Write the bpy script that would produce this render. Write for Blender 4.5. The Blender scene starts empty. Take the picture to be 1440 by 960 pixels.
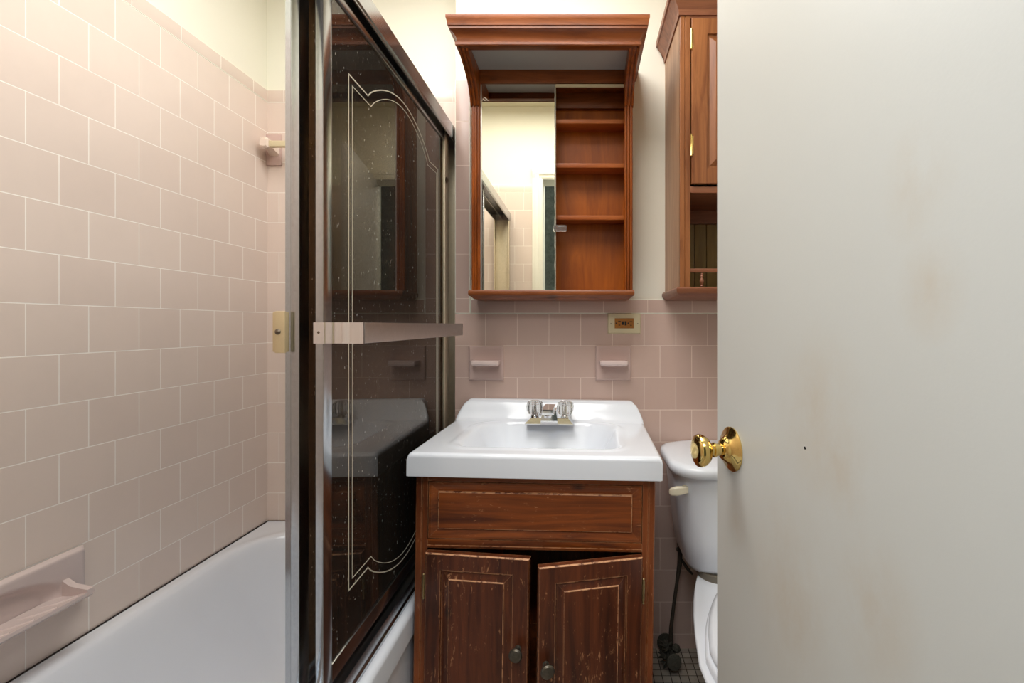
import bpy, bmesh, math, random
from mathutils import Vector, Matrix
random.seed(7)
I = 0.0254          # all lengths below are inches
C = 43.2            # camera height; heights "h" in world things are relative to the camera
col = bpy.context.scene.collection
PI = math.pi

# ------------------------------------------------------------------ materials
def srgb(r, g, b):
    f = lambda c: (c/255/12.92) if c/255 <= .04045 else ((c/255+.055)/1.055)**2.4
    return (f(r), f(g), f(b), 1)

class N:
    def __init__(s, name):
        s.m = bpy.data.materials.new(name); s.m.use_nodes = True
        s.t = s.m.node_tree; s.t.nodes.clear()
        s.out = s.t.nodes.new('ShaderNodeOutputMaterial')
    def n(s, typ, **kw):
        nd = s.t.nodes.new('ShaderNode'+typ)
        for k, v in kw.items():
            if k.startswith('_'): setattr(nd, k[1:], v)
            else:
                key = int(k[1:]) if k[0] == 'i' and k[1:].isdigit() else k.replace('__', ' ')
                if hasattr(v, 'links') or isinstance(v, bpy.types.NodeSocket): s.t.links.new(v, nd.inputs[key])
                else: nd.inputs[key].default_value = v
        return nd
    def math(s, op, a, b=None, clamp=False):
        nd = s.t.nodes.new('ShaderNodeMath'); nd.operation = op; nd.use_clamp = clamp
        for i, v in enumerate((a, b)):
            if v is None: continue
            if isinstance(v, bpy.types.NodeSocket): s.t.links.new(v, nd.inputs[i])
            else: nd.inputs[i].default_value = v
        return nd.outputs[0]
    def mix(s, f, a, b, mode='MIX'):
        nd = s.t.nodes.new('ShaderNodeMix'); nd.data_type = 'RGBA'; nd.blend_type = mode
        for k, v in ((0, f), (6, a), (7, b)):
            if isinstance(v, bpy.types.NodeSocket): s.t.links.new(v, nd.inputs[k])
            else: nd.inputs[k].default_value = v
        return nd.outputs[2]
    def ramp(s, f, stops):
        nd = s.t.nodes.new('ShaderNodeValToRGB'); s.t.links.new(f, nd.inputs[0])
        e = nd.color_ramp.elements
        while len(e) < len(stops): e.new(.5)
        for q, (p, c) in zip(e, stops): q.position = p; q.color = c
        return nd.outputs[0]
    def obj(s): return s.n('TexCoord').outputs['Object']
    def mapping(s, v, scale, loc=(0, 0, 0)):
        return s.n('Mapping', Vector=v, Scale=scale, Location=loc).outputs[0]
    def noise(s, v, scale=5, detail=4, rough=.5, dist=0):
        return s.n('TexNoise', Vector=v, Scale=scale, Detail=detail, Roughness=rough, Distortion=dist).outputs[0]
    def bump(s, h, strength=.3, dist=.001):
        return s.n('Bump', Height=h, Strength=strength, Distance=dist).outputs[0]
    def fin(s, sh):
        s.t.links.new(sh, s.out.inputs[0]); return s.m
    def pbr(s, color, rough=.5, metal=0, normal=None, **kw):
        p = s.n('BsdfPrincipled', Base__Color=color, Roughness=rough, Metallic=metal, **kw)
        if normal is not None: s.t.links.new(normal, p.inputs['Normal'])
        return s.fin(p.outputs[0])

def plain(name, c, rough=.5, metal=0, var=.06, scale=30, bump=0, **kw):
    s = N(name); nz = s.noise(s.obj(), scale, 4)
    d = tuple(x*(1-var*2) for x in c[:3])+(1,)
    cc = s.mix(nz, c, d)
    nrm = s.bump(nz, bump, .0006) if bump else None
    return s.pbr(cc, rough, metal, nrm, **kw)

def tile(name, axis, a0, z0, w, h, c1, c2, grout, offset=.5, mortar=.05, rough=.22, dirt=0.0):
    """ceramic tile on a vertical wall; axis 0 -> pattern runs along X, 1 -> along Y; a0/z0 inches (world)"""
    s = N(name); sep = s.n('SeparateXYZ', Vector=s.obj())
    a = s.math('SUBTRACT', s.math('DIVIDE', sep.outputs[axis], I), a0)
    z = s.math('SUBTRACT', s.math('DIVIDE', sep.outputs[2 if axis < 3 else 1], I), z0)
    return _tile(s, a, z, w, h, c1, c2, grout, offset, mortar, rough, dirt)
def _tile(s, a, z, w, h, c1, c2, grout, offset, mortar, rough, dirt):
    v = s.n('CombineXYZ', X=a, Y=z).outputs[0]
    b = s.n('TexBrick', Vector=v, Color1=c1, Color2=c2, Mortar=grout, Scale=1, Mortar__Size=mortar,
            Mortar__Smooth=.25, Bias=0, Brick__Width=w, Row__Height=h, _offset=offset)
    ob = s.obj()
    cloud = s.noise(ob, 9, 5, .6)
    c = s.mix(s.math('MULTIPLY', s.math('SUBTRACT', cloud, .45, True), .5), b.outputs[0], tuple(x*.78 for x in c1[:3])+(1,))
    if dirt:
        d = s.noise(s.mapping(ob, (1, 1, .45)), 5.5, 6, .7)
        c = s.mix(s.math('MULTIPLY', s.math('SUBTRACT', d, .52, True), dirt*6, True), c, srgb(120, 95, 75))
    # mottled slow height so reflections wobble like real glazed tile, plus recessed grout
    hgt = s.math('ADD', s.math('MULTIPLY', s.math('SUBTRACT', 1.0, b.outputs[1]), 1.0), s.math('MULTIPLY', s.noise(ob, 28, 2), .15))
    r = s.math('ADD', s.math('MULTIPLY', b.outputs[1], .45), rough)
    return s.pbr(c, r, 0, s.bump(hgt, .35, .0012))

def wood(name, dark, light, axis='z', rough=.38, wear=0.0, knots=.5, seed=0, across=55):
    s = N(name); ob = s.obj()
    sc = {'x': (2.2, across, across), 'y': (across, 2.2, across), 'z': (across, across, 2.2)}[axis]
    v = s.mapping(ob, sc, (seed*3.1, seed*1.7, seed*2.3))
    wob = s.n('TexNoise', Vector=s.mapping(ob, tuple(6 if q > 5 else 1.5 for q in sc), (seed, 0, seed)), Scale=1, Detail=2)
    vv = s.n('VectorMath', _operation='ADD', i0=v, i1=s.n('VectorMath', _operation='SCALE', i0=wob.outputs[1], Scale=6.0).outputs[0]).outputs[0]
    g = s.noise(vv, .9, 5, .62, .3)
    big = s.noise(s.mapping(ob, tuple(9 if q > 5 else 2 for q in sc), (seed*5, seed, 2)), 1, 3)
    c = s.ramp(s.math('ADD', s.math('MULTIPLY', g, .65), s.math('MULTIPLY', big, .35)), [(.36, dark), (.62, light)])
    if knots:
        vr = s.n('TexVoronoi', Vector=s.mapping(ob, {'x': (5, 0, 9), 'y': (9, 5, 0), 'z': (9, 0, 5)}[axis], (seed*1.37, 0, seed*.9)), Scale=1, Randomness=1)
        dk = s.math('ADD', vr.outputs['Distance'], s.math('MULTIPLY', s.math('SUBTRACT', g, .5), .12))
        m = s.math('MULTIPLY', s.math('SUBTRACT', .11, dk, False), 12, True)
        c = s.mix(s.math('MULTIPLY', m, knots), c, tuple(x*.16 for x in dark[:3])+(1,))
    r = rough
    if wear:
        pale = srgb(196, 140, 98)
        w1 = s.noise(s.mapping(ob, tuple(140 if q > 5 else 45 for q in sc), (seed, 3, 1)), 1, 5, .75, .5)
        reg = s.noise(s.mapping(ob, (1, 1, 1), (seed, 0, 0)), 9, 4, .6)
        thr = s.math('SUBTRACT', .80, s.math('MULTIPLY', reg, .32*wear))
        m = s.math('MULTIPLY', s.math('SUBTRACT', w1, thr), 18, True)
        c = s.mix(s.math('MULTIPLY', m, .7), c, pale)
        # rubbed arrises: pale raw wood where the bevelled normal turns away from the face
        bv = s.n('Bevel', Radius=.0026, _samples=4).outputs[0]
        dt = s.n('VectorMath', _operation='DOT_PRODUCT', i0=bv, i1=s.n('NewGeometry').outputs['Normal']).outputs['Value']
        em = s.math('MULTIPLY', s.math('SUBTRACT', .995, dt), 9, True)
        em = s.math('MULTIPLY', em, s.math('MULTIPLY', s.math('SUBTRACT', s.noise(ob, 60, 4, .7), .36), 9, True))
        c = s.mix(s.math('MULTIPLY', em, .8*wear, True), c, pale)
        r = s.math('ADD', s.math('MULTIPLY', m, .35), rough, True)
    return s.pbr(c, r, 0, s.bump(g, .12, .0006), Specular__IOR__Level=.4)

# ------------------------------------------------------------------ mesh builder
ORG = {}
class MB:
    def __init__(s): s.b = bmesh.new()
    def _cap(s, vs, mi=0):
        try:
            f = s.b.faces.new(vs); f.material_index = mi; return f
        except ValueError: return None
    def box(s, x0, x1, y0, y1, h0, h1, bev=0, mi=0, seg=2):
        r = bmesh.ops.create_cube(s.b, size=1)
        vs = r['verts']
        for v in vs:
            v.co = Vector(((x0+x1)/2+v.co.x*(x1-x0), (y0+y1)/2+v.co.y*(y1-y0), (h0+h1)/2+v.co.z*(h1-h0)))
        fs = {f for v in vs for f in v.link_faces}
        for f in fs: f.material_index = mi
        if bev:
            es = list({e for v in vs for e in v.link_edges})
            bmesh.ops.bevel(s.b, geom=es, offset=bev, segments=seg, affect='EDGES', profile=.6, clamp_overlap=True)
        return s
    def prism(s, pts, axis, a0, a1, mi=0):
        """extrude polygon pts (2D) along axis: 'x' pts=(y,h); 'y' pts=(x,h); 'z' pts=(x,y)"""
        mk = {'x': lambda p, a: (a, p[0], p[1]), 'y': lambda p, a: (p[0], a, p[1]), 'z': lambda p, a: (p[0], p[1], a)}[axis]
        A = [s.b.verts.new(mk(p, a0)) for p in pts]; B = [s.b.verts.new(mk(p, a1)) for p in pts]
        n = len(pts)
        s._cap(A, mi); s._cap(B[::-1], mi)
        for i in range(n): s._cap([A[i], B[i], B[(i+1) % n], A[(i+1) % n]], mi)
        return s
    def loft(s, loops, cap0=True, cap1=True, closed=True):
        L = [[s.b.verts.new(p) for p in lp] for lp in loops]
        n = len(L[0])
        for a, b in zip(L, L[1:]):
            for i in range(n if closed else n-1):
                s._cap([a[i], a[(i+1) % n], b[(i+1) % n], b[i]])
        if cap0: s._cap(L[0][::-1])
        if cap1: s._cap(L[-1])
        return s
    def lathe(s, prof, o, ax=(0, 0, 1), seg=32, sx=1):
        ax = Vector(ax).normalized(); u = ax.orthogonal().normalized(); w = ax.cross(u); o = Vector(o)
        loops = []
        for r, t in prof:
            r = max(r, .001)
            loops.append([o+ax*t+(u*math.cos(2*PI*k/seg)+w*math.sin(2*PI*k/seg))*r for k in range(seg)])
        return s.loft(loops)
    def tube(s, pts, r, seg=10, closed=False):
        pts = [Vector(p) for p in pts]; loops = []; u = None; n = len(pts)
        for i, p in enumerate(pts):
            t = (pts[min(i+1, n-1)]-pts[max(i-1, 0)]).normalized()
            if u is None: u = t.orthogonal().normalized()
            u = (u-t*u.dot(t)).normalized(); w = t.cross(u)
            rr = r[i] if isinstance(r, (list, tuple)) else r
            loops.append([p+(u*math.cos(2*PI*k/seg)+w*math.sin(2*PI*k/seg))*rr for k in range(seg)])
        return s.loft(loops)
    def rings(s, x0, x1, z0, z1, levels, yb, mi=0, worn=()):
        """front panel facing -y: nested rectangles (inset, y) from outside in; yb = back"""
        L = [(0, yb)]+levels
        vs = []
        for ins, y in L:
            vs.append([s.b.verts.new((x, y, z)) for x, z in ((x0+ins, z0+ins), (x1-ins, z0+ins), (x1-ins, z1-ins), (x0+ins, z1-ins))])
        for k, (a, b) in enumerate(zip(vs, vs[1:])):
            for i in range(4): s._cap([a[i], a[(i+1) % 4], b[(i+1) % 4], b[i]], 1 if (k, i) in worn else mi)
        s._cap(vs[-1], mi); s._cap(vs[0][::-1], mi)
        return s
    def crown(s, x0, x1, yf, yb, prof, mi=0):
        """moulding mitred round left, front and right; prof = (out, h); closed at the wall and on top"""
        L = []
        for o, h in prof:
            L.append([s.b.verts.new(p) for p in ((x0-o, yb, h), (x0-o, yf-o, h), (x1+o, yf-o, h), (x1+o, yb, h))])
        for a, b in zip(L, L[1:]):
            for i in range(3): s._cap([a[i], a[i+1], b[i+1], b[i]], mi)
        n = len(L)
        s._cap([L[k][0] for k in range(n)], mi); s._cap([L[k][3] for k in range(n)][::-1], mi)
        s._cap(L[-1], mi); s._cap(L[0][::-1], mi)
        s._cap([L[0][0], L[0][3], L[-1][3], L[-1][0]], mi)
        return s
    def field(s, xs, ys, f, bottom):
        """height field with a skirt down to 'bottom' and a floor; f(x,y)->(x,y,h)"""
        G = [[s.b.verts.new(f(x, y)) for y in ys] for x in xs]
        nx, ny = len(xs), len(ys)
        for i in range(nx-1):
            for j in range(ny-1): s._cap([G[i][j], G[i+1][j], G[i+1][j+1], G[i][j+1]])
        rim = [G[i][0] for i in range(nx)]+[G[nx-1][j] for j in range(1, ny)]+[G[i][ny-1] for i in range(nx-2, -1, -1)]+[G[0][j] for j in range(ny-2, 0, -1)]
        low = [s.b.verts.new((v.co.x, v.co.y, bottom)) for v in rim]
        n = len(rim)
        for i in range(n): s._cap([rim[i], low[i], low[(i+1) % n], rim[(i+1) % n]])
        return s
    def xf(s, M): bmesh.ops.transform(s.b, matrix=M, verts=s.b.verts); return s
    def build(s, name, mats, parent=None, org=None, at=None, smooth=35, label=None):
        if org is None: org = ORG.get(parent.name, (0, 0, 0)) if parent else (0, 0, -C)
        bmesh.ops.recalc_face_normals(s.b, faces=s.b.faces)
        for v in s.b.verts: v.co = Vector(((v.co.x-org[0])*I, (v.co.y-org[1])*I, (v.co.z-org[2])*I))
        me = bpy.data.meshes.new(name); s.b.to_mesh(me); s.b.free()
        for m in (mats if isinstance(mats, (list, tuple)) else [mats]): me.materials.append(m)
        if smooth:
            me.polygons.foreach_set('use_smooth', [True]*len(me.polygons))
            me.set_sharp_from_angle(angle=math.radians(smooth))
        o = bpy.data.objects.new(name, me); col.objects.link(o)
        ORG[o.name] = org
        if parent: o.parent = parent
        else: o.location = (org[0]*I, org[1]*I, (org[2]+C)*I)
        if at: o.location = (at[0]*I, at[1]*I, at[2]*I)
        if label: o['label'] = label
        return o
def thing(name, label, cat, pos, rot=(0, 0, 0), group=None, local=False):
    o = bpy.data.objects.new(name, None); o.empty_display_size = .05; col.objects.link(o)
    o.location = (pos[0]*I, pos[1]*I, (pos[2]+C)*I); o.rotation_euler = rot
    o['label'] = label; o['category'] = cat
    if group: o['group'] = group
    ORG[o.name] = (0, 0, 0) if local else pos
    return o
def tag(o, label, cat, group=None, kind=None):
    o['label'] = label; o['category'] = cat
    if group: o['group'] = group
    if kind: o['kind'] = kind
    return o
def struct(o, label):
    o['kind'] = 'structure'; o['label'] = label; o['category'] = 'wall' if o.name.startswith('wall') else o.name.split('_')[0]
    return o
def rrect(cx, cy, hx, hy, r, h, n=8, pw=1.0):
    pts = []
    for q, (sx, sy) in enumerate(((1, 1), (-1, 1), (-1, -1), (1, -1))):
        for k in range(n+1):
            a = (q+k/n)*PI/2
            pts.append((cx+sx*(hx-r)+math.cos(a)*r, cy+sy*(hy-r)+math.sin(a)*r, h))
    return pts
def sdf(x, y, cx, cy, hx, hy, r):
    qx, qy = abs(x-cx)-(hx-r), abs(y-cy)-(hy-r)
    return math.hypot(max(qx, 0), max(qy, 0))+min(max(qx, qy), 0)-r
def lin(a, b, n): return [a+(b-a)*i/n for i in range(n+1)]

# ------------------------------------------------------------------ palette
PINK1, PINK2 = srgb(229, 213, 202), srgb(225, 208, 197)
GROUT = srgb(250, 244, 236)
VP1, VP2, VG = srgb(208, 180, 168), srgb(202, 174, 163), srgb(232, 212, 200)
M_paint = plain('cream_wall_paint', srgb(243, 241, 227), .6, var=.02, scale=4, bump=.05)
M_ceil = plain('ceiling_paint', srgb(212, 205, 180), .7, var=.02)
M_porc = plain('white_porcelain', srgb(232, 236, 243), .12, var=.015, scale=8)
M_tub = plain('white_enamel', srgb(232, 236, 243), .16, var=.02, scale=10)
M_alu = plain('satin_aluminium', (.52, .545, .57, 1), .2, 1, var=.12, scale=160)
M_alu2 = plain('dull_aluminium', (.62, .58, .56, 1), .36, 1, var=.08, scale=120)
M_far = plain('champagne_aluminium', (.80, .72, .56, 1), .5, 1, var=.1, scale=100)
M_chrome = plain('polished_chrome', (.86, .87, .88, 1), .05, 1, var=.02)
M_brass = plain('polished_brass', (.86, .62, .22, 1), .10, 1, var=.08)
M_hinge = plain('aged_brass_hinge', (.45, .33, .16, 1), .4, 1, var=.3, scale=150)
M_pewter = plain('tarnished_pewter', (.16, .14, .11, 1), .35, .8, var=.3, scale=150)
M_ceram = plain('pink_ceramic', srgb(205, 178, 170), .15, var=.04, scale=20)
M_ceram2 = plain('pink_ceramic_tub_dish', srgb(214, 198, 194), .18, var=.05, scale=20)
M_post = plain('pale_glazed_post', srgb(238, 220, 206), .15, var=.03)
M_white = plain('white_trim_paint', srgb(238, 236, 222), .35, var=.03)
M_ivory = plain('ivory_plastic', srgb(220, 207, 172), .35, var=.04)
M_cream = plain('cream_plastic', srgb(232, 222, 196), .25, var=.04)
M_brown = plain('brown_receptacle_plastic', srgb(176, 112, 40), .4, var=.1)
M_black = plain('black_slot', srgb(14, 11, 9), .5)
M_screw = plain('dark_screw', (.25, .2, .15, 1), .4, 1, var=.3, scale=400)
M_rust = plain('corroded_metal', srgb(104, 100, 86), .75, .1, var=.45, scale=220, bump=.9)
M_hose = plain('braided_supply_hose', srgb(92, 82, 70), .5, .2, var=.4, scale=300, bump=.6)
M_gasket = plain('grey_gasket', srgb(120, 112, 98), .7)
M_diff = plain('frosted_light_panel', srgb(196, 198, 196), .3, var=.07, scale=6)
M_bead = wood('olive_beadboard', srgb(112, 92, 48), srgb(146, 122, 68), 'z', .5, knots=0, seed=9)
s = N('bathroom_mirror'); M_mirror = s.fin(s.n('BsdfGlossy', Color=(.84, .81, .70, 1), Roughness=.004).outputs[0])

# dark bronze-tinted safety glass
s = N('bronze_tinted_glass'); ob = s.obj()
fr = s.n('Fresnel', IOR=1.55).outputs[0]
fr = s.math('MULTIPLY', fr, .80)
tr = s.n('BsdfTransparent', Color=(.36, .29, .22, 1)).outputs[0]
gl = s.n('BsdfGlossy', Color=(.95, .92, .88, 1), Roughness=.012).outputs[0]
mx = s.n('MixShader', i0=fr, i1=tr, i2=gl).outputs[0]
film = s.noise(ob, 6, 5, .7)
speck = s.math('MULTIPLY', s.math('SUBTRACT', s.noise(s.mapping(ob, (1, 1, .55)), 170, 2, .6), .70), 30, True)
ff = s.math('ADD', s.math('MULTIPLY', film, .03), s.math('MULTIPLY', speck, .5), True)
df = s.n('BsdfDiffuse', Color=(.75, .7, .62, 1)).outputs[0]
M_glass = s.fin(s.n('MixShader', i0=ff, i1=mx, i2=df).outputs[0])
M_etch = plain('etched_line', srgb(206, 198, 178), .6)
s = N('clear_acrylic'); M_acryl = s.fin(s.n('BsdfPrincipled', Base__Color=(.97, .96, .93, 1), Roughness=.06, IOR=1.45, Transmission__Weight=.92).outputs[0])

# painted door leaf with faint rubbed stains and a painted shadow under the knob
s = N('white_door_paint'); ob = s.obj()
c = s.mix(s.noise(ob, 2.5, 3), srgb(210, 211, 207), srgb(202, 202, 197))
st = s.noise(s.mapping(ob, (1, 1, .6), (0, .3, .2)), 9, 6, .68)
msk = None
for tx, hh, rr in ((14.6, -4.0, 3.2), (13.4, -5.5, 2.4), (11.8, -10.4, 2.6), (16.6, -12.5, 4.0), (9.7, 4.6, 1.6), (9.2, 1.2, 1.4), (21.6, -11, 1.3)):  # last spot colours in the soft shadow below the knob, the others are stains
    dd = s.n('VectorMath', _operation='DISTANCE', i0=s.mapping(ob, (1, .2, .7)), i1=(tx*I, 0, (hh+C)*I*.7)).outputs['Value']
    q = s.math('SUBTRACT', 1.0, s.math('DIVIDE', dd, rr*I), True)
    msk = q if msk is None else s.math('MAXIMUM', msk, q)
msk = s.math('MULTIPLY', msk, s.math('MULTIPLY', s.math('SUBTRACT', st, .38, True), 3.2), True)
c = s.mix(s.math('MULTIPLY', msk, .42), c, srgb(190, 164, 128))
M_door = s.pbr(c, .42, 0, s.bump(s.noise(ob, 260, 3), .10, .0006))

VD, VL = srgb(76, 34, 15), srgb(140, 72, 32)
W_vz = wood('worn_pine_vertical', VD, VL, 'z', .34, wear=1.0, knots=.85, seed=1)
W_vx = wood('worn_pine_horizontal', VD, srgb(156, 80, 30), 'x', .32, wear=1.0, knots=.85, seed=2)
W_vd = wood('worn_dark_pine_door', srgb(58, 26, 13), srgb(108, 54, 28), 'z', .34, wear=1.1, knots=.9, seed=3)
s = N('rubbed_raw_wood_edge'); ob = s.obj()
W_edge = s.pbr(s.mix(s.math('MULTIPLY', s.math('SUBTRACT', s.noise(ob, 45, 5, .7), .40), 9, True), srgb(96, 44, 20), srgb(206, 150, 106)), .5)
W_mz = wood('orange_pine_vertical', srgb(102, 46, 10), srgb(160, 80, 22), 'z', .3, knots=.5, seed=4)
W_mx = wood('red_pine_horizontal', srgb(100, 48, 18), srgb(148, 82, 40), 'x', .32, knots=.6, seed=5)
W_in = wood('amber_plywood_back', srgb(138, 66, 4), srgb(176, 92, 10), 'z', .4, knots=0, seed=6, across=40)
W_sh = wood('orange_pine_shelf', srgb(146, 72, 28), srgb(188, 104, 48), 'x', .35, knots=.5, seed=12)
W_wz = wood('brown_pine_vertical', srgb(114, 64, 34), srgb(160, 102, 60), 'z', .36, knots=.4, seed=7)
W_wx = wood('brown_pine_horizontal', srgb(108, 62, 42), srgb(150, 96, 68), 'x', .36, knots=.3, seed=8)
W_ws = wood('pale_pine_side', srgb(150, 106, 76), srgb(184, 142, 108), 'z', .4, knots=0, seed=10, across=30)

# ------------------------------------------------------------------ key planes (inches)
ZB, ZE, ZN = 65.9, 69.7, 6.4
XL, XR, XS = -45.15, 27.0, -17.1
CEIL, FL = 52.0, -C
RZ = C+1.76            # a grout line, absolute height
PV = 4.263
PW = 5.041

# left wall: painted above, tiled below
T_left = tile('pink_tile_left', 1, ZE+PW/2, RZ+3*PV, PW, PV, PINK1, PINK2, GROUT)
T_leftcap = tile('pink_cap_left', 1, ZE-3.0, C-40, 6.0, 200, PINK1, PINK2, GROUT, 0)
m = MB(); m.box(XL-4, XL, ZN-8, ZE+4, FL, CEIL, mi=0)
m.box(XL-.3, XL+.32, ZN, ZE, FL, 31.6, mi=1)
m.box(XL-.3, XL+.36, ZN, ZE, 31.6, 33.4, bev=.12, mi=2)
struct(m.build('wall_left', [M_paint, T_left, T_leftcap]), 'pink running-bond tiled wall beside the bathtub, cream paint above')
# the tile faces sit at XL+.32; keep numbers honest
T_end = tile('pink_tile_end', 0, -43.2, RZ+4*PV, PV, PV, PINK1, PINK2, GROUT)
T_endcap = tile('pink_cap_end', 0, -42.5, C-40, 6.0, 200, PINK1, PINK2, GROUT, 0)
m = MB(); m.box(XL, XS+.2, ZE+.3, ZE+5, FL, CEIL, mi=0)
m.box(XL, XS+.1, ZE, ZE+.5, FL, 31.6, mi=1); m.box(XL, XS+.1, ZE-.04, ZE+.5, 31.6, 33.4, bev=.1, mi=2)
struct(m.build('wall_alcove', [M_paint, T_end, T_endcap]), 'narrow tiled end wall of the bathtub alcove')
# vanity wall
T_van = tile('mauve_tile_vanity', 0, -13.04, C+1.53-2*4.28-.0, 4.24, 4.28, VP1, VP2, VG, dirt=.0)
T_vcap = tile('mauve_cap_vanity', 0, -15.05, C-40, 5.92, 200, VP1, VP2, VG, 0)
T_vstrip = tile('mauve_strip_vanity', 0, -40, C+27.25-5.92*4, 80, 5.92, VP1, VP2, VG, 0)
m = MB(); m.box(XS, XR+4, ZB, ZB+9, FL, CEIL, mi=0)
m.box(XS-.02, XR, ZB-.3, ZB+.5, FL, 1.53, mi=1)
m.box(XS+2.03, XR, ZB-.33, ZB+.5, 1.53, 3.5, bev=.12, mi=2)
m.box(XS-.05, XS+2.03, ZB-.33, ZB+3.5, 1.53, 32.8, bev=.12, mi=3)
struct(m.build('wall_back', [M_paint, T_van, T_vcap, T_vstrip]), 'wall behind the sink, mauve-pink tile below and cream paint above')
m = MB(); m.box(XR, XR+4, ZN-8, ZB+2, FL, CEIL)
struct(m.build('wall_right', M_paint), 'plain cream wall behind the open door')
# front wall with doorway (seen in the mirror)
DX0, DX1, DH = -9.5, 14.2, 34.6
T_front = tile('pink_tile_front', 0, -12.0, RZ, 4.263, 4.263, PINK1, PINK2, GROUT)
T_frontcap = tile('pink_cap_front', 0, -14.0, C-40, 6.0, 200, PINK1, PINK2, GROUT, 0)
m = MB(); m.box(XL-4, DX0-.3, ZN-5.4, ZN-.3, FL, CEIL, mi=0); m.box(DX1+.3, XR+4, ZN-5.4, ZN-.3, FL, CEIL, mi=0)
m.box(DX0-.3, DX1+.3, ZN-5.4, ZN-.3, DH+.3, CEIL, mi=0)
m.box(XL, DX0-2.6, ZN-.4, ZN, FL, 31.6, mi=1); m.box(XL, DX0-2.6, ZN-.4, ZN+.04, 31.6, 33.4, bev=.1, mi=2)
m.box(DX1+2.6, XR, ZN-.4, ZN, FL, 31.6, mi=1); m.box(DX1+2.6, XR, ZN-.4, ZN+.04, 31.6, 33.4, bev=.1, mi=2)
struct(m.build('wall_front', [M_paint, T_front, T_frontcap]), 'tiled wall around the doorway, seen in the mirror')
m = MB()
for x0, x1 in ((DX0-2.6, DX0-.3), (DX1+.3, DX1+2.6)):
    m.box(x0, x1, ZN-.3, ZN+.45, FL, DH+2.6, bev=.12); m.box((x0+x1)/2-.5, (x0+x1)/2+.5, ZN+.3, ZN+.65, FL, DH+1.5, bev=.12)
m.box(DX0-2.6, DX1+2.6, ZN-.3, ZN+.47, DH+.3, DH+2.6, bev=.12); m.box(DX0-1.9, DX1+1.9, ZN+.3, ZN+.66, DH+1, DH+2, bev=.12)
m.box(DX0-.3, DX0, ZN-5.6, ZN+.3, FL, DH); m.box(DX1, DX1+.3, ZN-5.6, ZN+.3, FL, DH); m.box(DX0-.3, DX1+.3, ZN-5.6, ZN+.3, DH, DH+.3)
struct(m.build('trim_1', M_white), 'white moulded casing round the doorway, seen in the mirror')
# floor mosaic
s = N('grey_mosaic_floor'); sep = s.n('SeparateXYZ', Vector=s.obj())
a = s.math('DIVIDE', sep.outputs[0], I); z = s.math('DIVIDE', sep.outputs[1], I)
M_floor = _tile(s, a, z, 1.08, 1.08, srgb(186, 176, 162), srgb(156, 146, 134), srgb(48, 40, 34), 0, .06, .35, .5)
m = MB(); m.box(XL-4, XR+4, -60, ZE+5, FL-2, FL)
struct(m.build('floor', M_floor), 'grey square mosaic floor with dark grout')
m = MB(); m.box(XL-4, XR+4, ZN-8, ZE+5, CEIL, CEIL+2)
struct(m.build('ceiling', M_ceil), 'plain white ceiling')
s = N('dark_hall_covering'); ob = s.obj()
c = s.ramp(s.noise(ob, 14, 8, .75), [(.3, srgb(44, 50, 46)), (.7, srgb(104, 112, 104))])
m = MB(); m.box(-60, 60, -64, -60, FL, CEIL)
struct(m.build('wall_hall', s.pbr(c, .7)), 'dark mottled hallway surface reflected in the mirror')

# ------------------------------------------------------------------ bathtub
XA = -16.7; RIM = -27.8
def tubf(x, y):
    d = sdf(x, y, -31.6, 38.4, 11.6, 28.0, 7.5)
    t = min(max(-d/9.0, 0), 1); t = t*t/(t+.10)*1.10; t = min(t, 1)
    h = RIM-12.6*(1-(1-t)**1.9)
    lip = max(0, 1-abs(d-.5)/1.0); h += .10*lip
    e = XA-x
    if e < .6: h -= .6-math.sqrt(max(0, .36-(.6-e)**2))
    return (x, y, h)
m = MB()
xs = lin(XL+.42, XA-.7, 70)+[XA-.6+.6*math.sin(k*PI/16) for k in range(0, 9)]
m.field(xs, lin(ZN+.02, ZE-.02, 150), tubf, RIM-2.6)
for f in m.b.faces: f.smooth = True
m.box(XA-2.2, XA-.45, ZN+.05, ZE-.05, FL, RIM-2.5)                     # apron
m.box(XA-1.0, XA-.3, ZN+.05, ZE-.05, FL, FL+2.0, bev=.2)
m.box(XL+.5, XA-1, ZN+.3, ZN+2.5, FL, RIM-1.5); m.box(XL+.5, XA-1, ZE-3, ZE-.4, FL, RIM-1.5); 
t = thing('bathtub', 'white enamelled alcove bathtub below the pink tiled wall', 'bathtub', (-31, 38, FL))
m.build('tub_body', M_tub, t, smooth=50)
# mildew-dark caulk joint along the tiles
m = MB(); m.box(XL+.37, XL+.52, ZN+.1, ZE-.05, RIM-.05, RIM+.09); m.box(XL+.4, -21, ZE-.16, ZE-.05, RIM-.05, RIM+.08)
m.build('caulk_line', plain('mildewed_caulk', srgb(48, 36, 30), .8, var=.3, scale=200), t, label='dark mildewed caulk')
m = MB(); random.seed(3)
for k in range(16):
    cx, cy = random.choice([(-26.5, 52, ), (-24, 47), (-28, 62)]); cx += random.uniform(-2.2, 2.2); cy += random.uniform(-3, 3)
    h = tubf(cx, cy)[2]
    m.lathe([(.0, .05), (random.uniform(.05, .12), .03), (.06, -.03)], (cx, cy, h+.02), seg=6)
m.build('debris_fleck', M_black, t, label='scattered dark grit flecks in the basin')['kind'] = 'stuff'

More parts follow.
